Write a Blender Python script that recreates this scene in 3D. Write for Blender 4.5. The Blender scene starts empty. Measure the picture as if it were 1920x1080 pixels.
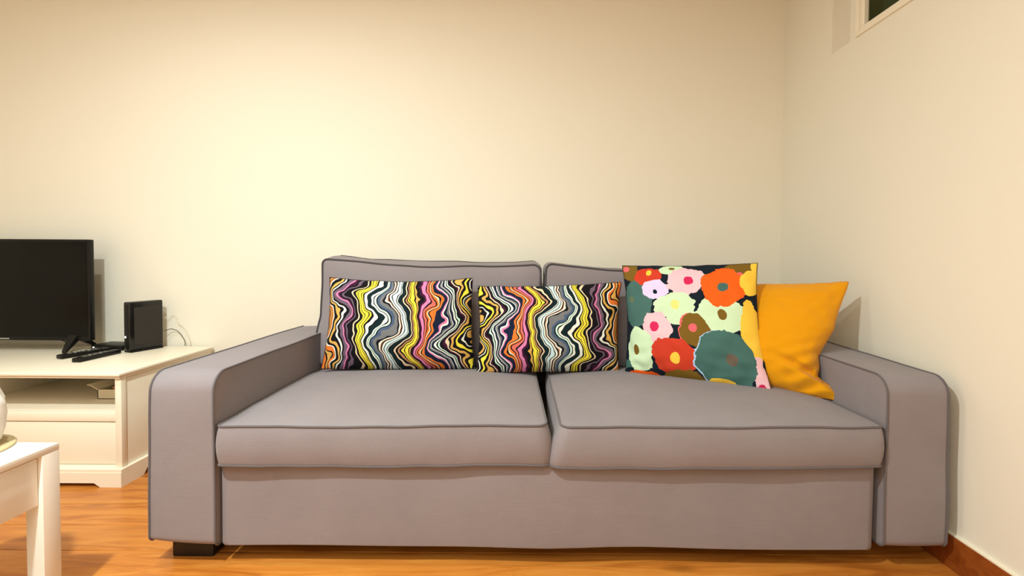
import bpy, bmesh, math, random
from mathutils import Vector, Matrix, noise
random.seed(4)
PI = math.pi
R = math.radians
S = bpy.context.scene
COL = S.collection

# ------------------------------------------------------------------ camera
CAMH = 0.966
cd = bpy.data.cameras.new('camera'); cam = bpy.data.objects.new('camera', cd); COL.objects.link(cam)
cd.sensor_width = 36; cd.lens = 900 / 1920 * 36
cd.shift_x = -37 / 1920
cd.shift_y = -(62 - 900 * math.tan(R(1.5))) / 1920
cd.clip_start = 0.02
cam.matrix_world = Matrix.Translation((0, 0, CAMH)) @ Matrix.Rotation(R(90 - 1.5), 4, 'X') @ Matrix.Rotation(R(0.4), 4, 'Z')
S.camera = cam

# ------------------------------------------------------------------ world, lights, exposure
w = bpy.data.worlds.new('world'); S.world = w; w.use_nodes = True
w.node_tree.nodes['Background'].inputs[0].default_value = (0.17, 0.165, 0.105, 1)
w.node_tree.nodes['Background'].inputs[1].default_value = 1.0
S.view_settings.view_transform = 'Standard'
S.view_settings.look = 'None'
S.view_settings.gamma = 1
S.view_settings.use_curve_mapping = False
S.view_settings.exposure = 0.0

def area(name, loc, size, power, col, rot=(0, 0, 0), shape='DISK', sy=None):
    d = bpy.data.lights.new(name, 'AREA'); d.shape = shape; d.size = size
    if sy: d.size_y = sy
    d.energy = power; d.color = col
    o = bpy.data.objects.new(name, d); COL.objects.link(o); o.location = loc; o.rotation_euler = rot
    return o
area('ceiling_downlight', (-1.05, 0.30, 2.42), 0.10, 70, (0.90, 1.0, 0.99))
area('ceiling_downlight', (-1.45, 1.25, 2.42), 0.08, 12, (0.90, 1.0, 0.99))
area('fill_light', (-0.7, -0.9, 2.6), 1.6, 38, (0.90, 1.0, 0.99))  # added soft fill behind the camera, not an actual fixture

# ------------------------------------------------------------------ helpers
def link(name, me, mat=None, parent=None, smooth=False):
    o = bpy.data.objects.new(name, me); COL.objects.link(o)
    if mat: me.materials.append(mat)
    if smooth:
        me.polygons.foreach_set('use_smooth', [True] * len(me.polygons))
    if parent:
        o.parent = parent
        o.matrix_parent_inverse = Matrix.Translation(-Vector(parent.location)) if parent.rotation_euler.z == 0 else parent.matrix_basis.inverted()
    return o

def tag(o, label, cat, group=None):
    o['label'] = label; o['category'] = cat
    if group: o['group'] = group
    return o

def thing(name, label, cat, loc, group=None):
    o = bpy.data.objects.new(name, None); COL.objects.link(o); o.location = loc
    o.empty_display_size = 0.1
    return tag(o, label, cat, group)

def box_bm(bm, x0, x1, y0, y1, z0, z1, bev=0.0, seg=2, rot=None):
    r = bmesh.ops.create_cube(bm, size=1)
    vs = r['verts']
    for v in vs:
        v.co = Vector(((x0 + x1) / 2 + v.co.x * (x1 - x0), (y0 + y1) / 2 + v.co.y * (y1 - y0), (z0 + z1) / 2 + v.co.z * (z1 - z0)))
    if bev > 0:
        es = list({e for v in vs for e in v.link_edges})
        bmesh.ops.bevel(bm, geom=es, offset=bev, segments=seg, affect='EDGES', profile=0.5)

def from_bm(name, bm, mat, parent=None, smooth=False):
    bmesh.ops.recalc_face_normals(bm, faces=bm.faces)
    me = bpy.data.meshes.new(name); bm.to_mesh(me); bm.free()
    o = link(name, me, mat, parent)
    if smooth:
        me.polygons.foreach_set('use_smooth', [True] * len(me.polygons))
        me.set_sharp_from_angle(angle=R(40))
    return o

def box(name, x0, x1, y0, y1, z0, z1, mat, parent=None, bev=0.003, seg=2):
    bm = bmesh.new(); box_bm(bm, x0, x1, y0, y1, z0, z1, bev, seg)
    return from_bm(name, bm, mat, parent, True)

def prism(name, pts, axis, a, b, mat, parent=None, bev=0.0):
    """pts: 2D outline; extruded along axis from a to b"""
    bm = bmesh.new()
    def P(u, v, c):
        return {'x': (c, u, v), 'y': (u, c, v), 'z': (u, v, c)}[axis]
    A = [bm.verts.new(P(u, v, a)) for u, v in pts]; B = [bm.verts.new(P(u, v, b)) for u, v in pts]
    bm.faces.new(A); bm.faces.new(B[::-1])
    n = len(pts)
    for i in range(n):
        bm.faces.new((A[i], B[i], B[(i + 1) % n], A[(i + 1) % n]))
    if bev: bmesh.ops.bevel(bm, geom=list(bm.edges), offset=bev, segments=2, affect='EDGES')
    return from_bm(name, bm, mat, parent, True)

def tube_data(pts, r, seg=8, closed=False):
    pts = [Vector(p) for p in pts]; n = len(pts); vs = []; fs = []
    up = Vector((0.13, 0.21, 0.97)).normalized()
    prev = None
    for i, p in enumerate(pts):
        if closed: t = pts[(i + 1) % n] - pts[i - 1]
        else: t = pts[min(i + 1, n - 1)] - pts[max(i - 1, 0)]
        t.normalize()
        a = prev if prev is not None else up
        a = (a - t * a.dot(t))
        if a.length < 1e-4: a = t.orthogonal()
        a.normalize(); prev = a; b = t.cross(a)
        rr = r(i / (n - 1)) if callable(r) else r
        for k in range(seg):
            an = 2 * PI * k / seg
            vs.append(p + (a * math.cos(an) + b * math.sin(an)) * rr)
    m = n if closed else n - 1
    for i in range(m):
        j = (i + 1) % n
        for k in range(seg):
            l = (k + 1) % seg
            fs.append((i * seg + k, i * seg + l, j * seg + l, j * seg + k))
    if not closed:
        fs.append(tuple(range(seg))[::-1]); fs.append(tuple((n - 1) * seg + k for k in range(seg)))
    return vs, fs

def tube(name, pts, r, mat, parent=None, seg=8, closed=False):
    vs, fs = tube_data(pts, r, seg, closed)
    me = bpy.data.meshes.new(name); me.from_pydata(vs, [], fs); me.update()
    return link(name, me, mat, parent, True)

def catmull(P, n=10):
    P = [Vector(p) for p in P]; out = []
    Q = [2 * P[0] - P[1]] + P + [2 * P[-1] - P[-2]]
    for i in range(1, len(Q) - 2):
        for k in range(n):
            t = k / n
            a, b, c, d = Q[i - 1], Q[i], Q[i + 1], Q[i + 2]
            out.append(0.5 * ((2 * b) + (c - a) * t + (2 * a - 5 * b + 4 * c - d) * t * t + (3 * b - 3 * c + d - a) * t ** 3))
    out.append(P[-1]); return out

def rrect(a0, a1, b0, b1, rad, nc=6, ne=18):
    """rounded rectangle outline [(a,b,na,nb)]; rad = radii for (a0b0, a1b0, a1b1, a0b1)"""
    out = []
    cs = [(a0, b0, 1, 1, PI, rad[0]), (a1, b0, -1, 1, 1.5 * PI, rad[1]), (a1, b1, -1, -1, 0, rad[2]), (a0, b1, 1, -1, 0.5 * PI, rad[3])]
    arcs = []
    for a, b, sa, sb, st, r in cs:
        arc = []
        for k in range(nc + 1):
            an = st + 0.5 * PI * k / nc
            arc.append((a + sa * r + r * math.cos(an), b + sb * r + r * math.sin(an), math.cos(an), math.sin(an)))
        arcs.append(arc)
    for i in range(4):
        out += arcs[i]
        p, q = arcs[i][-1], arcs[(i + 1) % 4][0]
        for k in range(1, ne):
            t = k / ne
            out.append((p[0] + (q[0] - p[0]) * t, p[1] + (q[1] - p[1]) * t, p[2], p[3]))
    return out

def cushion(name, ra, rb, rc, rad, bulge, dome0, dome1, axes, mat, parent, deform=None, pipe=0.004, pmat=None, seams=(0, 1), nc=6, ne=20, piping_name='piping'):
    """upholstered block: rounded outline in (a,b), thickness along c; piping round both seams"""
    L = rrect(ra[0], ra[1], rb[0], rb[1], rad, nc, ne); n = len(L)
    ca, cb = (ra[0] + ra[1]) / 2, (rb[0] + rb[1]) / 2
    wa, wb = (ra[1] - ra[0]) / 2, (rb[1] - rb[0]) / 2
    def M(a, b, c):
        d = dict(zip(axes, (a, b, c))); v = Vector((d['x'], d['y'], d['z']))
        return deform(v) if deform else v
    c0, c1 = rc
    ts = [0.02, 0.15, 0.3, 0.45, 0.6, 0.72, 0.82, 0.9, 0.955, 0.985]
    def cap(t, c, dome, sgn):
        row = []
        for a, b, na, nb in L:
            x, y = (a - ca) * t, (b - cb) * t
            h = (max(0, 1 - abs(x / wa) ** 3.0) ** 0.75) * (max(0, 1 - abs(y / wb) ** 3.0) ** 0.75)
            row.append(M(ca + x, cb + y, c + sgn * dome * h))
        return row
    rows = [cap(t, c0, dome0, -1) for t in ts] 
    for s in (0.0, 0.05, 0.15, 0.3, 0.5, 0.7, 0.85, 0.95, 1.0):
        k = math.sin(PI * s) ** 0.8 if 0 < s < 1 else 0
        rows.append([M(a + na * bulge * k, b + nb * bulge * k, c0 + (c1 - c0) * s) for a, b, na, nb in L])
    rows += [cap(t, c1, dome1, 1) for t in reversed(ts)]
    vs = [v for r in rows for v in r]; fs = []
    for i in range(len(rows) - 1):
        for k in range(n):
            l = (k + 1) % n
            fs.append((i * n + k, i * n + l, (i + 1) * n + l, (i + 1) * n + k))
    fs.append(tuple(range(n))[::-1]); fs.append(tuple((len(rows) - 1) * n + k for k in range(n)))
    bm = bmesh.new(); bv = [bm.verts.new(v) for v in vs]
    for f in fs: bm.faces.new([bv[i] for i in f])
    bmesh.ops.recalc_face_normals(bm, faces=bm.faces)
    me = bpy.data.meshes.new(name); bm.to_mesh(me); bm.free()
    o = link(name, me, mat, parent, True)
    for s in seams:
        c = (c0, c1)[s]
        tube(piping_name, [M(a + na * 0.001, b + nb * 0.001, c) for a, b, na, nb in L], pipe, pmat or mat, o if parent else None, 8, True)
    return o

def lathe(name, prof, cx, cy, mat, parent=None, n=40, twist=None):
    vs = []; fs = []
    for i, (r, z) in enumerate(prof):
        for k in range(n):
            an = 2 * PI * k / n
            rr = r * (twist(an, z) if twist else 1)
            vs.append((cx + rr * math.cos(an), cy + rr * math.sin(an), z))
    for i in range(len(prof) - 1):
        for k in range(n):
            l = (k + 1) % n
            fs.append((i * n + k, i * n + l, (i + 1) * n + l, (i + 1) * n + k))
    fs.append(tuple(range(n))[::-1]); fs.append(tuple((len(prof) - 1) * n + k for k in range(n)))
    me = bpy.data.meshes.new(name); me.from_pydata(vs, [], fs); me.update()
    o = link(name, me, mat, parent, True)
    me.set_sharp_from_angle(angle=R(50))
    return o

# ------------------------------------------------------------------ materials
def lin(c):
    return tuple(((x / 255) / 12.92 if x / 255 <= 0.04045 else ((x / 255 + 0.055) / 1.055) ** 2.4) for x in c) + (1,)

class NT:
    def __init__(s, name):
        s.m = bpy.data.materials.new(name); s.m.use_nodes = True
        s.t = s.m.node_tree; s.b = s.t.nodes['Principled BSDF']
    def n(s, typ, **kw):
        x = s.t.nodes.new(typ)
        for k, v in kw.items():
            if k.startswith('i'): x.inputs[int(k[1:])].default_value = v
            else: setattr(x, k, v)
        return x
    def l(s, a, b): s.t.links.new(a, b)
    def math(s, op, a, b=None, c=None):
        x = s.n('ShaderNodeMath', operation=op)
        for i, v in enumerate((a, b, c)):
            if v is None: continue
            if isinstance(v, (int, float)): x.inputs[i].default_value = v
            else: s.l(v, x.inputs[i])
        return x.outputs[0]
    def mix(s, f, a, b):
        x = s.n('ShaderNodeMix', data_type='RGBA')
        for i, v in ((0, f), (6, a), (7, b)):
            if isinstance(v, (int, float, tuple)): x.inputs[i].default_value = v
            else: s.l(v, x.inputs[i])
        return x.outputs[2]
    def noise(s, vec, scale, detail=2, rough=0.5):
        x = s.n('ShaderNodeTexNoise'); x.inputs['Scale'].default_value = scale
        x.inputs['Detail'].default_value = detail; x.inputs['Roughness'].default_value = rough
        if vec is not None: s.l(vec, x.inputs['Vector'])
        return x
    def coord(s, which='Object', scale=None):
        o = s.n('ShaderNodeTexCoord').outputs[which]
        if scale:
            mp = s.n('ShaderNodeMapping'); s.l(o, mp.inputs[0]); mp.inputs['Scale'].default_value = scale; o = mp.outputs[0]
        return o
    def bump(s, h, strength, dist=0.001):
        x = s.n('ShaderNodeBump'); x.inputs['Strength'].default_value = strength; x.inputs['Distance'].default_value = dist
        s.l(h, x.inputs['Height']); s.l(x.outputs[0], s.b.inputs['Normal'])

def simple(name, c, rough=0.6, spec=0.5, var=0.04, scale=6, bump=0.0, bscale=200, metal=0):
    N = NT(name); co = N.coord()
    nz = N.noise(co, scale, 3)
    c1 = lin(c); a = tuple(x * (1 - var) for x in c1[:3]) + (1,); b = tuple(min(1, x * (1 + var)) for x in c1[:3]) + (1,)
    N.l(N.mix(nz.outputs[0], a, b), N.b.inputs['Base Color'])
    N.b.inputs['Roughness'].default_value = rough; N.b.inputs['Specular IOR Level'].default_value = spec
    N.b.inputs['Metallic'].default_value = metal
    if bump: N.bump(N.noise(co, bscale, 2).outputs[0], bump)
    return N.m

M_wall = simple('cream_wall_paint', (238, 231, 214), 0.85, 0.2, 0.012, 1.2, 0.15, 60)
M_ceil = simple('ceiling_paint', (236, 231, 220), 0.9, 0.2, 0.01)
M_shadow_strip = simple('shadow_strip_beige', (228, 218, 200), 0.85, 0.2, 0.01)  # wall tone darkened to paint in the shadow strip beside the window
M_white = simple('white_furniture_paint', (246, 236, 214), 0.35, 0.4, 0.015, 3)
M_table = simple('white_table_lacquer', (246, 240, 228), 0.3, 0.4, 0.012, 3)
M_frame = simple('white_window_paint', (246, 236, 214), 0.4, 0.4, 0.01)
M_black = simple('black_plastic', (13, 12, 10), 0.4, 0.25, 0.1, 40)
M_glossb = simple('glossy_black_plastic', (10, 10, 9), 0.15, 0.5, 0.1, 40)
M_screen = simple('dark_television_screen', (9, 8, 5), 0.3, 0.16, 0.05, 10)
M_matte = simple('matte_charcoal_plastic', (44, 39, 35), 0.6, 0.35, 0.06, 30)
M_led = simple('white_led', (255, 255, 250), 0.4)
M_cableb = simple('dark_cable', (60, 52, 36), 0.5)
M_cablew = simple('white_cable', (225, 215, 190), 0.5)
M_foot = simple('black_sofa_foot', (18, 15, 14), 0.5)
M_ceramic = simple('white_glazed_ceramic', (248, 244, 236), 0.2, 0.5, 0.01)
M_cork = simple('beige_cork', (200, 180, 138), 0.8, 0.2, 0.12, 90)
M_card = simple('white_card', (238, 226, 200), 0.7, 0.2, 0.02)
M_gadget = simple('slate_gadget', (86, 92, 102), 0.5)
M_pink = simple('pink_paper', (232, 160, 140), 0.7)
M_maroon = simple('dark_maroon_leather', (66, 24, 34), 0.5)
M_silver = simple('silver_print', (150, 148, 140), 0.4)
M_btn = simple('grey_rubber_button', (92, 88, 82), 0.6)

# led gives off light
nt = M_led.node_tree.nodes['Principled BSDF']; nt.inputs['Emission Color'].default_value = (1, 1, 0.95, 1); nt.inputs['Emission Strength'].default_value = 3.0

def wood_mat(name, ca, cb, cc, rough=0.3, use_rand=True):
    N = NT(name)
    co = N.coord('Object')
    if use_rand:
        oi = N.n('ShaderNodeObjectInfo')
        k = N.n('ShaderNodeVectorMath', operation='SCALE'); k.inputs[0].default_value = (17.0, 9.0, 5.0); N.l(oi.outputs['Random'], k.inputs['Scale'])
        ad = N.n('ShaderNodeVectorMath', operation='ADD'); N.l(co, ad.inputs[0]); N.l(k.outputs[0], ad.inputs[1]); co = ad.outputs[0]
    mp = N.n('ShaderNodeMapping'); N.l(co, mp.inputs[0]); mp.inputs['Scale'].default_value = (1.3, 11, 11)
    n1 = N.noise(mp.outputs[0], 1.6, 6, 0.62); n1.inputs['Distortion'].default_value = 1.4
    mp2 = N.n('ShaderNodeMapping'); N.l(co, mp2.inputs[0]); mp2.inputs['Scale'].default_value = (3.0, 60, 60)
    n2 = N.noise(mp2.outputs[0], 2.0, 3)
    r = N.n('ShaderNodeValToRGB'); e = r.color_ramp.elements
    e[0].position = 0.30; e[0].color = lin(cc); e[1].position = 0.72; e[1].color = lin(ca)
    x = e.new(0.5); x.color = lin(cb)
    N.l(n1.outputs[0], r.inputs[0])
    g = N.mix(N.math('MULTIPLY', n2.outputs[0], 0.28), r.outputs[0], lin(cc))
    if use_rand:
        h = N.n('ShaderNodeHueSaturation'); N.l(g, h.inputs['Color'])
        N.l(N.math('ADD', N.math('MULTIPLY', oi.outputs['Random'], 0.22), 0.88), h.inputs['Value']); g = h.outputs[0]
        # knots
        mk = N.n('ShaderNodeMapping'); N.l(co, mk.inputs[0]); mk.inputs['Scale'].default_value = (1.6, 4.2, 0.01)
        v = N.n('ShaderNodeTexVoronoi'); v.inputs['Scale'].default_value = 1.25; N.l(mk.outputs[0], v.inputs['Vector'])
        kn = N.math('LESS_THAN', v.outputs['Distance'], 0.045)
        kn2 = N.math('MULTIPLY', N.math('SUBTRACT', 1.0, N.math('MINIMUM', N.math('MULTIPLY', v.outputs['Distance'], 7.0), 1.0)), 0.65)
        g = N.mix(kn2, g, lin((90, 36, 8)))
    N.l(g, N.b.inputs['Base Color'])
    N.b.inputs['Roughness'].default_value = rough; N.b.inputs['Specular IOR Level'].default_value = 0.4
    N.bump(n2.outputs[0], 0.12)
    return N.m
M_floor = wood_mat('honey_pine_plank', (224, 152, 70), (206, 128, 50), (164, 90, 30))
M_base = wood_mat('reddish_brown_baseboard', (168, 92, 36), (152, 78, 28), (120, 56, 18), 0.35, False)
M_caulk = simple('white_caulk', (250, 240, 215), 0.6)

def fabric(name, c, dark=0.9, var=0.07, weave=520, bumps=0.25):
    N = NT(name); co = N.coord()
    big = N.noise(co, 6.0, 6, 0.62); fine = N.noise(co, weave, 1)
    st = N.n('ShaderNodeMapping'); N.l(co, st.inputs[0]); st.inputs['Scale'].default_value = (9, 9, 330)
    sl = N.noise(st.outputs[0], 1.0, 2)
    c1 = lin(c)
    a = tuple(x * (1 - var) for x in c1[:3]) + (1,); b = tuple(x * (1 + var) for x in c1[:3]) + (1,)
    g = N.mix(big.outputs[0], a, b)
    g = N.mix(N.math('MULTIPLY', fine.outputs[0], 0.25), g, tuple(x * 0.7 for x in c1[:3]) + (1,))
    g = N.mix(N.math('MULTIPLY', sl.outputs[0], 0.34), g, tuple(min(1, x * 1.18) for x in c1[:3]) + (1,))
    N.l(g, N.b.inputs['Base Color'])
    N.b.inputs['Roughness'].default_value = 0.95; N.b.inputs['Specular IOR Level'].default_value = 0.15
    N.b.inputs['Sheen Weight'].default_value = 0.15; N.b.inputs['Sheen Roughness'].default_value = 0.5
    h = N.math('ADD', fine.outputs[0], sl.outputs[0]); N.bump(h, bumps)
    return N.m
M_sofa = fabric('grey_woven_upholstery', (140, 131, 133), var=0.17)
M_pipe = fabric('grey_piping', (104, 97, 98))
M_piped = fabric('dark_grey_piping', (78, 72, 74))
M_yellow = fabric('mustard_velvet', (226, 152, 8), var=0.03, bumps=0.12)

# marbled stripe print
def stripe_mat():
    C = dict(o=(232, 122, 50), k=(20, 18, 22), g=(222, 172, 88), w=(238, 238, 226), u=(110, 90, 108), p=(226, 130, 176), m=(64, 24, 52),
             y=(246, 226, 70), t=(18, 38, 42), s=(76, 94, 120), a=(118, 118, 120), n=(24, 34, 58), c=(240, 214, 178), b=(206, 228, 232),
             l=(222, 112, 98), e=(204, 232, 216), x=(196, 140, 100))
    seq = [('o', 2.4), ('k', .6), ('g', 1), ('k', .4), ('o', 1.2), ('w', .7), ('k', 1), ('g', 1.3), ('k', .5), ('w', .8), ('k', .8), ('u', 1.8), ('p', .8), ('m', 1.0), ('k', .4), ('u', .9), ('k', 1.6),
           ('c', .7), ('k', 1.2), ('y', 1.1), ('k', .3), ('y', 1.8), ('k', .3), ('y', .9), ('k', .7), ('w', 1.8), ('k', .4), ('t', 2.2), ('w', 1.0), ('k', .3), ('e', .9), ('k', .4), ('s', 1.5), ('a', 1.6), ('k', .5), ('w', .7), ('x', .5), ('k', .5), ('w', 1.1), ('k', .4),
           ('b', 1.7), ('k', .4), ('w', .5), ('t', 2.5), ('k', .5), ('c', 1.0), ('k', .8), ('x', .8), ('k', .4), ('y', .6), ('k', .3), ('y', 1.7), ('k', .4), ('g', .7), ('k', .7), ('m', 1.2), ('p', 1.7), ('k', .4), ('l', 1.1), ('k', .4), ('o', .8),
           ('c', .5), ('k', .4), ('o', 1.4), ('n', 2.4), ('p', .9), ('w', .6), ('n', 1.2), ('a', 1.2), ('w', .5), ('n', 1.7), ('w', 1.1), ('k', .5), ('e', .8), ('k', 1.0), ('m', .9), ('c', .6), ('k', .6), ('g', 1.0), ('k', .8), ('y', 1.0), ('k', .8), ('w', .5), ('k', .7), ('g', 1.2), ('k', .6)]
    seq = [(a, b * (1.5 if a == 'k' else 1)) for a, b in seq]
    tot = sum(b for a, b in seq)
    N = NT('marbled_stripe_print')
    uv = N.n('ShaderNodeTexCoord').outputs['UV']
    sp = N.n('ShaderNodeSeparateXYZ'); N.l(uv, sp.inputs[0]); u, t = sp.outputs[0], sp.outputs[1]
    mp = N.n('ShaderNodeMapping'); N.l(uv, mp.inputs[0]); mp.inputs['Scale'].default_value = (4.2, 3.0, 1)
    n1 = N.noise(mp.outputs[0], 1.0, 0); mp.inputs['Location'].default_value = (3.3, 1.7, 0)
    mp2 = N.n('ShaderNodeMapping'); N.l(uv, mp2.inputs[0]); mp2.inputs['Scale'].default_value = (9, 7.0, 1); mp2.inputs['Location'].default_value = (8.1, 4.4, 2)
    n2 = N.noise(mp2.outputs[0], 1.0, 1, 0.4)
    mp3 = N.n('ShaderNodeMapping'); N.l(uv, mp3.inputs[0]); mp3.inputs['Scale'].default_value = (2.2, 1.2, 1); mp3.inputs['Location'].default_value = (1.1, 9.4, 2)
    n3 = N.noise(mp3.outputs[0], 1.0, 0)
    ph = N.math('ADD', N.math('MULTIPLY', t, 2 * PI * 2.1), N.math('MULTIPLY', n3.outputs[0], 9.0))
    sn = N.math('MULTIPLY', N.math('SINE', ph), 0.026)
    a1 = N.math('MULTIPLY', N.math('SUBTRACT', n1.outputs[0], 0.5), 0.21)
    a2 = N.math('MULTIPLY', N.math('SUBTRACT', n2.outputs[0], 0.5), 0.09)
    v = N.math('ADD', N.math('ADD', u, sn), N.math('ADD', a1, a2))
    v = N.math('ADD', N.math('MULTIPLY', v, 0.98), 0.01)
    chunks = [seq[i:i + 30] for i in range(0, len(seq), 30)]
    pos = 0.0; col = None
    for ch in chunks:
        wdt = sum(b for a, b in ch) / tot
        r = N.n('ShaderNodeValToRGB'); cr = r.color_ramp; cr.interpolation = 'CONSTANT'
        loc = 0.0
        for i, (k, b) in enumerate(ch):
            e = cr.elements[0] if i == 0 else (cr.elements[1] if i == 1 else cr.elements.new(min(1, loc)))
            e.position = min(1, loc); e.color = lin(C[k]); loc += b / tot / wdt
        N.l(N.math('DIVIDE', N.math('SUBTRACT', v, pos), wdt), r.inputs[0])
        col = r.outputs[0] if col is None else N.mix(N.math('GREATER_THAN', v, pos), col, r.outputs[0])
        pos += wdt
    N.l(col, N.b.inputs['Base Color']); N.b.inputs['Roughness'].default_value = 0.9; N.b.inputs['Specular IOR Level'].default_value = 0.15
    N.bump(N.noise(uv, 300, 1).outputs[0], 0.1)
    return N.m
M_stripe = stripe_mat()

# flower print
def floral_mat():
    olive, pink, red, orange, teal = (122, 92, 30), (246, 196, 206), (206, 62, 38), (246, 98, 24), (70, 108, 102)
    lg, lav, navy, crim, yel, rose, paley, lblue = (208, 233, 194), (222, 208, 246), (14, 28, 40), (214, 40, 92), (250, 204, 70), (240, 102, 110), (244, 226, 130), (178, 208, 240)
    brown = (128, 96, 70)
    c = [(125, 870), (1170, 1015), (1080, 95), (105, 120)]
    def inv(px, py):
        s = t = 0.5
        for _ in range(12):
            f = [(1 - s) * (1 - t), s * (1 - t), s * t, (1 - s) * t]
            x = sum(f[i] * c[i][0] for i in range(4)) - px; y = sum(f[i] * c[i][1] for i in range(4)) - py
            xs = (1 - t) * (c[1][0] - c[0][0]) + t * (c[2][0] - c[3][0]); ys = (1 - t) * (c[1][1] - c[0][1]) + t * (c[2][1] - c[3][1])
            xt = (1 - s) * (c[3][0] - c[0][0]) + s * (c[2][0] - c[1][0]); yt = (1 - s) * (c[3][1] - c[0][1]) + s * (c[2][1] - c[1][1])
            D = xs * yt - xt * ys
            s -= (x * yt - xt * y) / D; t -= (xs * y - x * ys) / D
        return s, t
    F = [(235, 395, 128, 178, teal), (180, 372, 22, 28, (96, 112, 82)), (160, 165, 72, 80, olive), (135, 148, 24, 20, rose),
         (315, 200, 102, 66, red), (318, 175, 23, 20, yel), (490, 150, 85, 45, lg), (490, 140, 22, 9, olive), (700, 775, 45, 62, lblue),
         (385, 305, 95, 76, lav), (382, 320, 18, 17, navy), (602, 238, 142, 100, pink), (620, 235, 34, 32, crim),
         (530, 432, 155, 95, lg), (545, 500, 80, 60, lg), (538, 415, 34, 34, paley),
         (850, 490, 172, 130, lg), (862, 490, 32, 36, olive), (970, 150, 105, 75, olive), (968, 188, 26, 17, rose),
         (860, 285, 158, 130, orange), (862, 288, 36, 30, teal), (1045, 250, 66, 85, yel), (1075, 110, 40, 60, yel), (1075, 620, 75, 200, yel),
         (405, 568, 118, 108, pink), (383, 560, 31, 31, crim), (640, 590, 70, 105, rose), (680, 600, 98, 118, olive), (660, 580, 28, 27, rose),
         (170, 830, 75, 60, teal), (190, 860, 60, 30, navy), (262, 715, 110, 155, lg), (228, 710, 22, 34, olive), (295, 905, 120, 50, orange),
         (528, 765, 158, 130, red), (538, 776, 33, 38, yel), (610, 935, 160, 78, olive),
         (1100, 880, 55, 90, pink), (885, 815, 200, 195, lblue), (892, 812, 196, 192, teal), (928, 795, 38, 38, (106, 92, 80)), (850, 962, 95, 36, yel),
         (1130, 975, 60, 55, pink), (1112, 992, 26, 22, crim), (165, 890, 30, 20, (240, 240, 235))]
    N = NT('flower_print')
    uv = N.n('ShaderNodeTexCoord').outputs['UV']
    nz = N.noise(uv, 9.0, 1, 0.5); nz2 = N.noise(uv, 34.0, 1)
    d = N.math('ADD', N.math('MULTIPLY', N.math('SUBTRACT', nz.outputs[0], 0.5), 0.75), N.math('MULTIPLY', N.math('SUBTRACT', nz2.outputs[0], 0.5), 0.26))
    col = lin(navy)
    for px, py, rx, ry, cc in F:
        s, t = inv(px, py)
        a = N.n('ShaderNodeVectorMath', operation='SUBTRACT'); N.l(uv, a.inputs[0]); a.inputs[1].default_value = (s, t, 0)
        b = N.n('ShaderNodeVectorMath', operation='MULTIPLY'); N.l(a.outputs[0], b.inputs[0]); b.inputs[1].default_value = (1010 / rx / 1.04, 845 / ry / 1.04, 0)
        le = N.n('ShaderNodeVectorMath', operation='LENGTH'); N.l(b.outputs[0], le.inputs[0])
        q = N.math('LESS_THAN', N.math('MULTIPLY_ADD', d, max(.5, min(1.0, 90 / min(rx, ry))), le.outputs['Value']), 1.0)
        col = N.mix(q, col, lin(cc))
    N.l(col, N.b.inputs['Base Color']); N.b.inputs['Roughness'].default_value = 0.85; N.b.inputs['Specular IOR Level'].default_value = 0.2
    N.bump(N.noise(uv, 300, 1).outputs[0], 0.1)
    return N.m
M_floral = floral_mat()

def glass_mat():
    N = NT('dark_window_glass'); N.b.inputs['Base Color'].default_value = lin((120, 125, 90))
    N.b.inputs['Transmission Weight'].default_value = 1.0; N.b.inputs['Roughness'].default_value = 0.05; N.b.inputs['IOR'].default_value = 1.1
    return N.m
M_glass = glass_mat()

# ------------------------------------------------------------------ room shell
XL, XR, YB, YF, ZC = -3.4, 1.32, 2.55, -1.75, 2.7
def struct(o): o['kind'] = 'structure'; return o
struct(box('wall_back', XL - .1, XR + .1, YB, YB + .1, -.05, ZC + .05, M_wall, bev=0))
struct(box('wall_left', XL - .1, XL, YF, YB, -.05, ZC + .05, M_wall, bev=0))
struct(box('wall_rear', XL - .1, XR + .1, YF - .1, YF, -.05, ZC + .05, M_wall, bev=0))
struct(box('ceiling', XL, XR, YF, YB, ZC, ZC + .05, M_ceil, bev=0))
# right wall with the transom opening and a darker inset strip standing in for a cast shadow
bm = bmesh.new()
WY0, WY1, WZ0, WZ1 = 1.20, 1.985, 1.862, 2.35
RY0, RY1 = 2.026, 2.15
def wb(y0, y1, z0, z1, x0=XR, x1=XR + .1): box_bm(bm, x0, x1, y0, y1, z0, z1)
wb(YF, YB, -.05, WZ0); wb(YF, YB, WZ1, ZC + .05); wb(YF, WY0, WZ0, WZ1); wb(WY1, RY0, WZ0, WZ1); wb(RY1, YB, WZ0, WZ1)
wr = struct(from_bm('wall_right', bm, M_wall))
rp = box('shadow_strip', XR + .006, XR + .1, RY0, RY1, WZ0, WZ1, M_shadow_strip, wr, 0)
# window in the right wall
win = bpy.data.objects.new('window_1', None); COL.objects.link(win); win['kind'] = 'structure'
win.location = (XR, (WY0 + WY1) / 2, WZ0)
def frame_ring(name, y0, y1, z0, z1, wd, x0, x1, par, bev=.002):
    bm = bmesh.new()
    box_bm(bm, x0, x1, y0, y1, z0, z0 + wd, bev, 1); box_bm(bm, x0, x1, y0, y1, z1 - wd, z1, bev, 1)
    box_bm(bm, x0, x1, y0, y0 + wd, z0 + wd, z1 - wd, bev, 1); box_bm(bm, x0, x1, y1 - wd, y1, z0 + wd, z1 - wd, bev, 1)
    return from_bm(name, bm, M_frame, par)
frame_ring('window_casing', WY0, WY1, WZ0, WZ1, .016, XR - .008, XR + .1, win)
frame_ring('sash_frame', WY0 + .016, WY1 - .016, WZ0 + .016, WZ1 - .016, .020, XR + .004, XR + .05, win)
box('pane', XR + .022, XR + .028, WY0 + .034, WY1 - .034, WZ0 + .034, WZ1 - .034, M_glass, win, 0)

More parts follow.
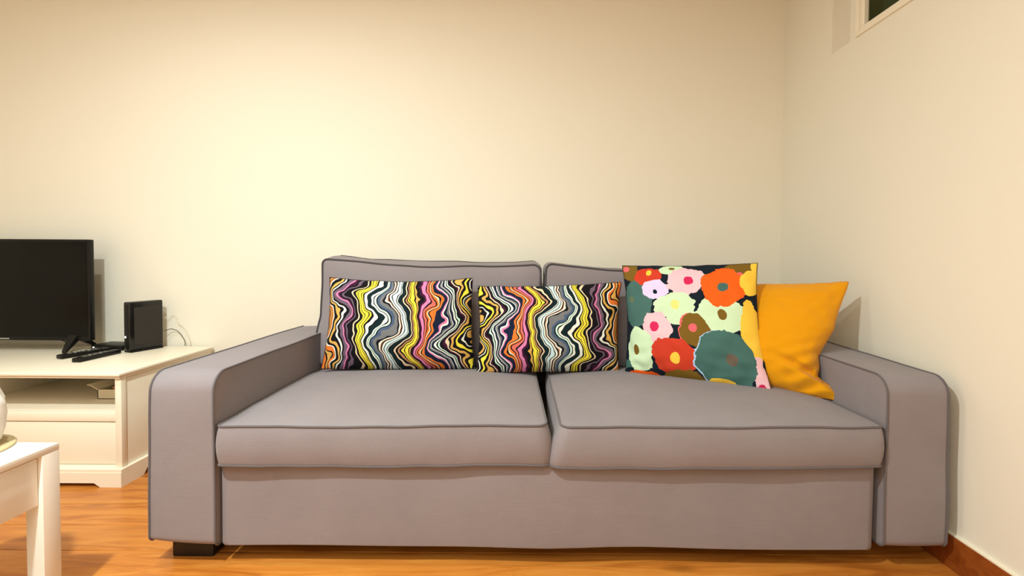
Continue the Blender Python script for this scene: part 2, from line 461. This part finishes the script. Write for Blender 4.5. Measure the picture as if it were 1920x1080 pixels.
# floor: subfloor with separate planks
fl = struct(box('floor', XL, XR, YF, YB, -.05, -.014, simple('dark_plank_joint', (70, 34, 12), 0.8), bev=0))
PW = 0.144
ys = []
y = 1.53
while y > YF: y -= PW
while y < YB:
    ys.append(y); y += PW
meshes = {}
k = 0
for i, y0 in enumerate(ys):
    x = XL
    first = 0.5 + 1.3 * ((i * 0.618) % 1)
    Ls = [first]
    while x + sum(Ls) < XR: Ls.append(random.choice([1.5, 1.8, 2.1]))
    if 1.1 < y0 < 1.8: Ls = [XR - XL]
    for L in Ls:
        if x >= XR - .02: break
        L = min(L, XR - x)
        ya, yb = max(y0, YF), min(y0 + PW, YB)
        key = (round(L, 3), round(yb - ya, 3))
        if key not in meshes:
            b = bmesh.new(); box_bm(b, -L / 2 + .0007, L / 2 - .0007, -(yb - ya) / 2 + .001, (yb - ya) / 2 - .001, -.014, 0, .0012, 1)
            bmesh.ops.recalc_face_normals(b, faces=b.faces)
            me = bpy.data.meshes.new('plank'); b.to_mesh(me); b.free(); me.materials.append(M_floor); meshes[key] = me
        o = bpy.data.objects.new('plank', meshes[key]); COL.objects.link(o); o.location = (x + L / 2, (ya + yb) / 2, 0)
        o.parent = fl
        x += L

# baseboards
def baseboard(name, x0, x1, y0, y1):
    b = struct(box(name, x0, x1, y0, y1, 0, .105, M_base, bev=.002)); return b
br = baseboard('baseboard_right', XR - .014, XR, YF, YB)
box('caulk_line', XR - .011, XR, YF, YB - .02, .105, .109, M_caulk, br, 0)
bb = baseboard('baseboard_back', XL, XR - .014, YB - .014, YB)

# ------------------------------------------------------------------ sofa
def nz(v, s, a, off=0): return noise.noise(Vector((v.x * s + off, v.y * s + off * 1.7, v.z * s - off))) * a
sofa = thing('sofa', 'long grey fabric sofa with wide flat arms and two seat cushions', 'sofa', (0.06, 1.95, 0))

def arm(x0, x1, inner):
    cx = (x0 + x1) / 2
    def df(v):
        # bottom of the arm flares outwards slightly, faces a touch uneven
        out = -1 if cx < 0 else 1
        k = max(0, (0.6 - v.z)) / 0.52
        if (v.x - cx) * out > 0: v.x += out * (0.012 if out < 0 else 0.004) * k
        v.y += nz(v, 5, .004); v.z += nz(v, 4, .003, 3) * (1 if v.z > .3 else 0)
        if out < 0 and v.z < .2: v.z -= 0.012 * (v.x - x0) / (x1 - x0)
        return v
    return cushion('armrest', (1.445, 2.43), (.078, .60), (x0, x1), (.022, .02, .02, .055), 0.003, .004, .004, 'yzx', M_sofa, sofa, df, .0032, M_pipe, nc=8)
arm(-1.152, -.962, 1)
arm(1.082, 1.268, -1)
# front panel (pull-out drawer front) and dark carcass
def dfp(v):
    v.y += nz(v, 2.5, .008) - .004 * math.sin(v.x * 9 + 1) * max(0, 1 - abs(v.x - .1)); v.z += (nz(v, 3, .004) if v.z < .1 else 0); return v
cushion('front_panel', (-.950, 1.057), (.062, .345), (1.462, 1.51), (.012, .012, .01, .01), .002, .003, 0, 'xzy', M_sofa, sofa, dfp, .002, M_sofa, seams=())
box('base_frame', -.955, 1.075, 1.56, 2.43, .075, .325, simple('dark_brown_lining', (52, 34, 26), .9), sofa, .004)
box('back_frame', -.965, 1.085, 2.385, 2.44, .075, .62, M_sofa, sofa, .015, 4)
for fx in (-1.135, 1.13):
    for fy in (1.50 if fx < 0 else 1.62, 2.30):
        box('foot', fx - .01 if fx > 0 else fx, fx + .13, fy, fy + .07, 0, .085, M_foot, sofa, .004)

# seat cushions
def df_seatL(v):
    if v.x > -.4:
        k = max(0, (v.y - 1.43) / .7) * ((v.x + .4) / .46); v.x -= .034 * k
        if v.y < 1.5 and v.x > -.05: v.x += .018 * (1 - (v.z - .326) / .12) * (v.x + .05) / .1
    v.y += nz(v, 4, .008, 2) * (1 if v.y < 1.6 else .3); v.z += nz(v, 3.5, .007, 5) + nz(v, 9, .003, 1)
    v.z -= .004 * max(0, min(1, (v.x + .3) / -.6))
    # front lower edge bows down in the middle of the cushion
    if v.z < .40: v.z -= .006 * math.sin(PI * max(0, min(1, (v.x + .955) / 1.0)))
    return v
def df_seatR(v):
    if v.x < .5:
        f = max(0, (.5 - v.x) / .44); k = max(0, (v.y - 1.43) / .7)
        if v.y < 1.5 and v.x < .16: v.x -= .009 * (1 - (v.z - .326) / .12) * (.16 - v.x) / .1
        v.x += (.012 * k + .030 * (1 - k) * max(0, (v.z - .33) / .12)) * f
    v.y += nz(v, 4, .008, 7) * (1 if v.y < 1.6 else .3); v.z += nz(v, 3.5, .006, 9) + nz(v, 9, .003, 4)
    v.z += .006 * max(0, min(1, (v.x - .2) / .6))
    if v.z < .40: v.z -= .008 * math.sin(PI * max(0, min(1, (v.x - .06) / 1.0)))
    return v
cushion('seat_cushion', (-.948, .050), (1.437, 2.20), (.326, .446), (.016, .034, .03, .03), .010, .002, .030, 'xyz', M_sofa, sofa, df_seatL, .0036, M_pipe, ne=34)
cushion('seat_cushion', (.063, 1.064), (1.437, 2.20), (.326, .448), (.034, .016, .03, .03), .010, .002, .030, 'xyz', M_sofa, sofa, df_seatR, .0036, M_pipe, ne=34)

# back cushions
def df_backL(v):
    k = (v.z - .46) / .46
    if v.z > .8: v.z += (v.y - 2.165) * .10 * (v.z - .8) / .13
    v.y += .05 * k
    t = (v.x + .965) / 1.0
    if v.z > .6:
        v.z += ((v.z - .6) / .33) * (.006 * max(0, 1 - t * 3.2) - .014 * math.sin(PI * min(1, max(0, t))) - .012 * t)
        v.z += nz(v, 7, .007, 2)
    if v.x < -.8 and v.z < .68: v.x -= .028 * math.sin(PI * min(1, (.68 - v.z) / .3)) 
    v.x += nz(v, 6, .008, 4); v.y += nz(v, 4, .010, 1)
    return v
def df_backR(v):
    k = (v.z - .46) / .46
    v.y += .05 * k
    t = (v.x - .06) / 1.0
    if v.z > .6:
        v.z += ((v.z - .6) / .33) * (-.008 - .030 * min(1, max(0, t * 2.2)) + .01 * max(0, 1 - t * 8))
        v.z += nz(v, 7, .006, 12)
    v.x += nz(v, 6, .007, 14); v.y += nz(v, 4, .010, 11)
    return v
cushion('back_cushion', (-.962, .040), (.462, .930), (2.165, 2.33), (.05, .05, .038, .022), .008, .03, .01, 'xzy', M_sofa, sofa, df_backL, .0048, M_piped)
cushion('back_cushion', (.066, .985), (.462, .928), (2.165, 2.33), (.05, .05, .05, .032), .008, .03, .01, 'xzy', M_sofa, sofa, df_backR, .0048, M_piped)

# ------------------------------------------------------------------ throw pillows
def pillow(name, label, BL, BR, TR, TL, tf, tb, mat, pins=(0.03, 0.05, 0.05, 0.05), flip=False, seed=0, wr=.006, sag=0.0, extra=None, cat='pillow', group=None, n=56):
    """pins: inward pull of bottom, right, top, left edges"""
    BL, BR, TR, TL = map(Vector, (BL, BR, TR, TL))
    nrm = ((BR - BL).cross(TL - BL)).normalized()      # points towards the camera side
    if nrm.y > 0: nrm = -nrm
    def P(s, t, side):
        # s,t in -1..1
        pb, pr, pt, pl = pins
        ps = (pr if s > 0 else pl) * (1 - t * t) * abs(s) ** 2
        pt_ = (pt if t > 0 else pb) * (1 - s * s) * abs(t) ** 2
        s2, t2 = s * (1 - ps), t * (1 - pt_)
        a, b = (s2 + 1) / 2, (t2 + 1) / 2
        q = BL * (1 - a) * (1 - b) + BR * a * (1 - b) + TR * a * b + TL * (1 - a) * b
        h = (max(0, 1 - abs(s) ** 2.4) ** .62) * (max(0, 1 - abs(t) ** 2.4) ** .62)
        tt = t + 0.18 * (1 - t * t)
        h *= 1 - 0.12 * tt
        c = Vector((s * 2.1 + seed, t * 2.1 - seed, side * 3))
        wob = noise.noise(c) * .6
        cr = noise.noise(Vector((s * 6 + seed, t * 6, side))) * (abs(s * t) ** .7 + .25)
        d = (tf if side > 0 else -tb) * h * (1 + .12 * wob)
        q = q + nrm * d
        q += nrm * (side * wr * cr * min(1, h * 3))
        ed = noise.noise(Vector((s * 5 + seed * 2, t * 5, 4))) * .006
        q.z += ed * .6; q.x += ed * .5
        if extra: q = extra(s, t, side, q, nrm, h)
        return q
    vs = []; uvs = []; fs = []
    G = n + 1
    def par(i):
        x = -1 + 2 * i / n
        return math.sin(x * PI / 2) * .55 + x * .45
    for side in (1, -1):
        for j in range(G):
            for i in range(G):
                s, t = par(i), par(j)
                vs.append(P(s, t, side)); uvs.append(((s + 1) / 2, (t + 1) / 2))
    for side in (0, 1):
        o = side * G * G
        for j in range(n):
            for i in range(n):
                f = (o + j * G + i, o + j * G + i + 1, o + (j + 1) * G + i + 1, o + (j + 1) * G + i)
                fs.append(f if side == 0 else f[::-1])
    me = bpy.data.meshes.new(name); me.from_pydata(vs, [], fs); me.update()
    ul = me.uv_layers.new(name='UVMap')
    for lp in me.loops:
        a, b = uvs[lp.vertex_index]
        ul.data[lp.index].uv = (1 - a, 1 - b) if flip else (a, b)
    b = bmesh.new(); b.from_mesh(me); bmesh.ops.remove_doubles(b, verts=b.verts, dist=.0002); bmesh.ops.recalc_face_normals(b, faces=b.faces); b.to_mesh(me); b.free()
    base = (BL + BR) / 2
    o = link(name, me, mat, None, True)
    me.transform(Matrix.Translation(-base)); o.location = base
    tag(o, label, cat, group)
    # sewn edge seam as a sub-thing
    pts = []
    E = [P(par(i), -1, 1) for i in range(0, G, 2)] + [P(1, par(i), 1) for i in range(2, G, 2)] + [P(par(i), 1, 1) for i in range(G - 3, -1, -2)] + [P(-1, par(i), 1) for i in range(G - 3, 0, -2)]
    return o, [p - base for p in E]

def seam(o, E, mat, r=.0016):
    vs, fs = tube_data(E, r, 6, True)
    me = bpy.data.meshes.new('edge_seam'); me.from_pydata(vs, [], fs); me.update()
    me.materials.append(mat); c = bpy.data.objects.new('edge_seam', me); COL.objects.link(c); c.parent = o
    me.polygons.foreach_set('use_smooth', [True] * len(me.polygons))
    # carry the fabric print on to the seam
    return c
M_seamd = simple('dark_thread', (30, 24, 28), .9)
M_seamy = simple('mustard_thread', (206, 130, 8), .9)

def st_extra(s, t, side, q, nrm, h):
    q.z = max(q.z, .452)
    return q
o, E = pillow('throw_pillow', 'marbled multicolour striped lumbar pillow, the left one, nearest the armrest by the television', (-.905, 2.055, .468), (-.245, 2.085, .466), (-.258, 2.10, .862), (-.885, 2.10, .862), .085, .05, M_stripe,
              (0.0, .03, .09, .05), False, 1.0, group='throw pillows on the sofa'); seam(o, E, M_seamd)
o, E = pillow('throw_pillow', 'marbled multicolour striped lumbar pillow in the middle, left of the flower print pillow', (-.232, 2.03, .463), (.382, 2.07, .466), (.392, 2.10, .850), (-.238, 2.10, .828), .085, .05, M_stripe,
              (.0, .04, .05, .04), True, 5.0, group='throw pillows on the sofa'); seam(o, E, M_seamd)
o, E = pillow('throw_pillow', 'square white, orange, red and teal flower print pillow on dark ground', (.400, 2.03, .466), (.893, 1.765, .466), (.918, 1.95, .940), (.400, 2.12, .922), .085, .05, M_floral,
              (.0, .08, .03, .06), False, 9.0, wr=.013, group='throw pillows on the sofa'); seam(o, E, M_seamd, .0012)
def ye_extra(s, t, side, q, nrm, h):
    # creases fanning out of the lower right corner and a turned-up corner fold
    if side > 0 and s > 0.0 and t < .1:
        k = s * min(1, (.1 - t) * 1.6)
        ph = (t * 13 + (1 - s) * 5.5)
        q += nrm * (.0085 * k * math.sin(ph * 2.1) * min(1, h * 4))
        d = abs(t + .72 - .30 * (1 - s)); 
        q -= nrm * (.034 * max(0, 1 - d / .10) * min(1, s * 1.3) * min(1, h * 5))
    if s > 0:
        T = [(-1, 0), (-.9, 0), (-.78, -.022), (-.68, -.052), (-.54, -.052), (-.33, -.058), (-.2, -.050), (.13, -.026), (.44, -.020), (.8, -.006), (1, 0)]
        for (a, p), (b, r_) in zip(T, T[1:]):
            if a <= t <= b:
                off = p + (r_ - p) * (t - a) / (b - a)
        q += Vector((.79, -.61, 0)) * off * s ** 3 * 1.15
        if t < -.7: q.x += .012 * s ** 4 * (-.7 - t) / .3; 
    q.z = max(q.z, .452)
    return q
o, E = pillow('throw_pillow', 'plain mustard yellow square pillow leaning in the right corner of the sofa', (.72, 2.0, .468), (1.076, 1.690, .458), (1.228, 1.858, .870), (.80, 2.14, .845), .095, .045, M_yellow,
              (.0, .0, .035, .05), False, 14.0, wr=.010, extra=ye_extra, group='throw pillows on the sofa', n=80); seam(o, E, M_seamy)

# ------------------------------------------------------------------ tv bench
BX0, BX1, BY0, BY1, BZ = -3.22, -1.69, 1.965, 2.53, .47
bench = thing('tv_bench', 'low cream white television bench with open shelf, drawers and bracket feet', 'tv bench', (-2.45, 2.25, 0))
box('top', BX0 - .01, BX1 + .008, BY0 - .018, BY1, BZ - .014, BZ, M_white, bench, .004, 3)
box('top_moulding', BX0 - .004, BX1 + .003, BY0 - .010, BY1, BZ - .024, BZ - .012, M_white, bench, .003)
box('side_panel', BX1 - .022, BX1 - .004, BY0 + .01, BY1, .02, BZ - .022, M_white, bench, .001)
box('side_panel', BX0 + .004, BX0 + .022, BY0 + .01, BY1, .02, BZ - .022, M_white, bench, .001)
box('corner_post', BX1 - .026, BX1, BY0, BY0 + .026, .07, BZ - .022, M_white, bench, .002)
box('corner_post', BX0, BX0 + .026, BY0, BY0 + .026, .07, BZ - .022, M_white, bench, .002)
box('divider', -2.475, -2.455, BY0 + .004, BY1 - .01, .07, BZ - .022, M_white, bench, .001)
box('back_panel', BX0 + .02, BX1 - .02, BY1 - .01, BY1 - .004, .03, BZ - .022, M_white, bench, 0)
box('shelf', BX0 + .022, BX1 - .022, BY0 + .012, BY1 - .01, .284, .302, M_white, bench, .001)
box('shelf_rail', BX0 + .026, BX1 - .026, BY0 + .002, BY0 + .02, .264, .303, M_white, bench, .003)
for a, b in ((-2.452, BX1 - .029), (BX0 + .029, -2.478)):
    d = box('drawer', a, b, BY0 + .006, BY0 + .026, .084, .261, M_white, bench, .003)
    bm = bmesh.new(); kx = (a + b) / 2 - .10
    bmesh.ops.create_uvsphere(bm, u_segments=16, v_segments=10, radius=.014, matrix=Matrix.Translation((kx, BY0 - .006, .17)))
    from_bm('knob', bm, M_white, d, True)
    box('drawer_bottom', a + .01, b - .01, BY0 + .03, BY1 - .02, .09, .10, M_white, bench, 0)
box('bottom_rail', BX0 + .02, BX1 - .02, BY0 + .004, BY1 - .01, .06, .082, M_white, bench, .001)
PZ = .072
prism('plinth', [(BX0 - .008, 0), (BX0 + .075, 0), (BX0 + .10, .017), (BX1 - .10, .017), (BX1 - .075, 0), (BX1 + .012, 0), (BX1 + .012, PZ - .012), (BX0 - .008, PZ - .012)], 'y', BY0 - .02, BY0 - .002, M_white, bench)
prism('plinth', [(BY0 - .002, 0), (BY0 + .095, 0), (BY0 + .12, .03), (BY1 - .10, .03), (BY1 - .08, 0), (BY1, 0), (BY1, PZ - .012), (BY0 - .002, PZ - .012)], 'x', BX1 - .006, BX1 + .012, M_white, bench)
prism('plinth_moulding', [(BX0, 2.5), (BX0 - .008, 1.947), (BX1 + .012, BY0 - .018), (BX1 + .012, BY1), (BX1 - .012, BY1), (BX1 - .012, BY0 + .01), (BX0, BY0 + .01)][1:] , 'z', PZ - .012, PZ, M_white, bench)

# ------------------------------------------------------------------ television
TX0, TX1, TY = -3.055, -2.190, 2.375
tv = thing('television', 'flat black television with thin bezel on v shaped feet', 'television', ((TX0 + TX1) / 2, TY, BZ))
box('bezel', TX0, TX1, TY, TY + .028, .524, 1.027, M_black, tv, .004)
box('screen', TX0 + .012, TX1 - .012, TY - .0015, TY + .004, .542, 1.016, M_screen, tv, .001)
box('rear_housing', TX0 + .1, TX1 - .06, TY + .027, TY + .075, .56, .86, M_black, tv, .015, 3)
box('logo_badge', (TX0 + TX1) / 2 - .03, (TX0 + TX1) / 2 + .03, TY - .003, TY + .001, .530, .536, M_silver, tv, .0005, 1)
for fx in (TX1 - .085, TX0 + .085):
    sgn = 1 if fx > -2.6 else -1
    bm = bmesh.new()
    def leg(p, q, r0, r1):
        p, q = Vector(p), Vector(q); d = (q - p); ax = Vector((-d.y, d.x, 0)).normalized()
        vs = []
        for pt, r, hh in ((p, r0, .040), (q, r1, .012)):
            for sa, sb in ((-1, 0), (1, 0), (1, 1), (-1, 1)):
                vs.append(bm.verts.new(pt + ax * sa * r + Vector((0, 0, hh * sb - .002))))
        for f in ((0, 1, 2, 3), (7, 6, 5, 4), (0, 4, 5, 1), (1, 5, 6, 2), (2, 6, 7, 3), (3, 7, 4, 0)):
            bm.faces.new([vs[i] for i in f])
    leg((fx, TY + .012, .535), (fx, TY - .050, BZ + .002), .026, .010)
    leg((fx, TY + .012, .535), (fx + .03 * sgn, TY + .10, BZ + .002), .022, .010)
    from_bm('stand_foot', bm, M_black, tv, True)
tube('power_cable', catmull([(-2.52, TY + .06, .60), (-2.50, TY + .10, .53), (-2.44, TY + .12, .50), (-2.40, TY + .13, .474)]), .003, M_cableb, tv)

# ------------------------------------------------------------------ router (tall box), set-top box, remotes
rt = thing('router', 'tall square black router box standing on the bench end', 'router', (-1.95, 2.43, BZ))
RM = Matrix.Translation((-1.992, 2.352, BZ)) @ Matrix.Rotation(R(-20), 4, 'Z')
def rbox(name, x0, x1, y0, y1, z0, z1, mat, par, mtx, bev=.003, seg=2):
    bm = bmesh.new(); box_bm(bm, x0, x1, y0, y1, z0, z1, bev, seg); bmesh.ops.transform(bm, matrix=mtx, verts=bm.verts)
    return from_bm(name, bm, mat, par, True)
rbox('casing', -.022, .022, 0, .158, .008, .250, M_glossb, rt, RM, .008, 4)
rbox('side_cover', .020, .0245, .022, .152, .035, .222, M_matte, rt, RM, .002)
rbox('front_strip', -.014, .014, -.002, .004, .02, .24, M_black, rt, RM, .0015)
rbox('base_stand', -.026, .026, .004, .154, 0, .012, M_black, rt, RM, .003)
rbox('status_light', -.008, 0, -.0035, -.001, .073, .082, M_led, rt, RM, .001)
tube('signal_cable', catmull([(-1.925, 2.508, .555), (-1.90, 2.525, .562), (-1.865, 2.53, .545), (-1.835, 2.53, .50), (-1.83, 2.525, .474)]), .0018, M_cableb, rt)
tube('wall_cable', catmull([(-1.93, 2.515, .62), (-1.90, 2.54, .635), (-1.875, 2.54, .59), (-1.855, 2.54, .575), (-1.835, 2.54, .55), (-1.815, 2.538, .50), (-1.81, 2.535, .474)]), .0015, M_cablew, rt)

sb = thing('set_top_box', 'flat low black set top box behind the television foot', 'media box', (-2.13, 2.46, BZ))
SM = Matrix.Translation((-2.135, 2.46, BZ)) @ Matrix.Rotation(R(-6), 4, 'Z')
rbox('casing', -.088, .088, -.055, .055, .004, .026, M_black, sb, SM, .006, 3)
for a in (-.07, .07):
    rbox('rubber_foot', a - .008, a + .008, -.04, -.024, 0, .006, M_matte, sb, SM, .001)
rbox('status_light', -.074, -.066, -.0565, -.054, .011, .017, M_led, sb, SM, .0008)

def remote(label, p, q, wd=.045):
    p, q = Vector(p), Vector(q); d = q - p; L = d.length; an = math.atan2(d.y, d.x)
    o = thing('remote_control', label, 'remote', ((p + q) / 2)); 
    Mx = Matrix.Translation((p + q) / 2) @ Matrix.Rotation(an, 4, 'Z')
    rbox('casing', -L / 2, L / 2, -wd / 2, wd / 2, 0, .020, M_black, o, Mx, .006, 3)
    rbox('power_button', L / 2 - .02, L / 2 - .013, -.004, .004, .0195, .0222, M_btn, o, Mx, .0008)
    for i in range(7):
        for j in (-1, 0, 1):
            rbox('button', -L / 2 + .035 + i * .018, -L / 2 + .045 + i * .018, j * .011 - .0035, j * .011 + .0035, .0195, .0222, M_btn if (i + j) % 3 else M_silver, o, Mx, .0008)
    return o
remote('slim black remote control, the farther one partly behind its neighbour', (-2.178, 2.20, BZ), (-2.115, 2.385, BZ), .042)
remote('slim black remote control lying nearest the bench front edge', (-2.038, 2.135, BZ), (-2.03, 2.345, BZ), .042)

# ------------------------------------------------------------------ open box of odds and ends on the shelf
sx = thing('storage_box', 'small open white card box on the bench shelf', 'box', (-1.85, 2.22, .302))
bx0, bx1, by0, by1, z0, z1 = -1.955, -1.74, 2.15, 2.36, .302, .345
bm = bmesh.new()
box_bm(bm, bx0, bx1, by0, by1, z0, z0 + .003)
box_bm(bm, bx0, bx1, by0, by0 + .003, z0, z1); box_bm(bm, bx0, bx1, by1 - .003, by1, z0, z1)
box_bm(bm, bx0, bx0 + .003, by0, by1, z0, z1); box_bm(bm, bx1 - .003, bx1, by0, by1, z0, z1)
from_bm('tray', bm, M_card, sx)
prism('flap', [(bx0, z1 - .002), (bx0 - .030, z1 + .016), (bx0 - .048, z1 + .020), (bx0 - .048, z1 + .022), (bx0 - .028, z1 + .019), (bx0 + .002, z1 + .001)], 'y', by0, by1 - .005, M_card, sx)
g = tag(tube('coiled_strap', [(-1.86 + .065 * math.cos(a), 2.28 + .03 * math.sin(a), .392 + .018 * math.sin(a * 1.0 + .6)) for a in [2 * PI * i / 32 for i in range(32)]], .010, M_gadget, None, 8, True), 'grey blue coiled strap in the open card box', 'strap')
g = tag(box('wallet', -1.93, -1.76, 2.20, 2.34, .306, .352, M_maroon, None, .01, 3), 'dark maroon pouch inside the open card box', 'pouch')
bm = bmesh.new(); box_bm(bm, -.045, .045, -.012, .012, -.008, .008, .004)
bmesh.ops.transform(bm, matrix=Matrix.Translation((-1.865, 2.19, .354)) @ Matrix.Rotation(R(-14), 4, 'Y') @ Matrix.Rotation(R(10), 4, 'Z'), verts=bm.verts)
tag(from_bm('sweet_packet', bm, M_pink, None, True), 'small pale pink packet on top of the card box contents', 'packet')

# ------------------------------------------------------------------ coffee table
TXR, TYB, TZ = -1.275, 1.286, .45
ct = thing('coffee_table', 'white lacquered coffee table with a side drawer, cut off at the lower left', 'coffee table', (-1.75, .9, 0))
box('table_top', TXR - .62, TXR, TYB - .95, TYB, TZ - .018, TZ, M_table, ct, .0015)
for xx in (TXR - .62, TXR - .046):
    for yy in (TYB - .046, TYB - .95):
        box('leg', xx, xx + .046, yy, yy + .046, 0, TZ - .018, M_table, ct, .0015)
for xx in (TXR - .025, TXR - .61):
    box('side_drawer_front' if xx > -1.5 else 'side_apron', xx, xx + .014, TYB - .90, TYB - .048, .302, TZ - .024, M_table, ct, .001)
box('back_apron', TXR - .57, TXR - .05, TYB - .022, TYB - .008, .302, TZ - .018, M_table, ct, .001)
box('front_apron', TXR - .57, TXR - .05, TYB - .945, TYB - .93, .302, TZ - .018, M_table, ct, .001)
box('lower_shelf', TXR - .60, TXR - .02, TYB - .90, TYB - .03, .06, .078, M_table, ct, .001)

cc = lathe('coaster', [(.001, TZ), (.128, TZ), (.130, TZ + .003), (.128, TZ + .006), (.001, TZ + .006)], -1.487, 1.20, M_cork)
tag(cc, 'round beige cork mat under the white vase', 'mat')
prof = [(.001, TZ + .006), (.088, TZ + .006), (.100, TZ + .02), (.108, TZ + .05), (.113, TZ + .09), (.111, TZ + .12), (.098, TZ + .155), (.064, TZ + .19), (.046, TZ + .22), (.052, TZ + .24), (.046, TZ + .24), (.040, TZ + .22), (.001, TZ + .19)]
pp = []
for i in range(len(prof) - 1):
    for k in range(4):
        t = k / 4; pp.append((prof[i][0] * (1 - t) + prof[i + 1][0] * t, prof[i][1] * (1 - t) + prof[i + 1][1] * t))
pp.append(prof[-1])
vz = lathe('vase', pp, -1.487, 1.20, M_ceramic, None, 96, lambda an, z: 1 + .035 * math.cos(9 * an + 16 * (z - TZ)))
tag(vz, 'white twisted ribbed vase at the left edge of the picture on the coffee table', 'vase')
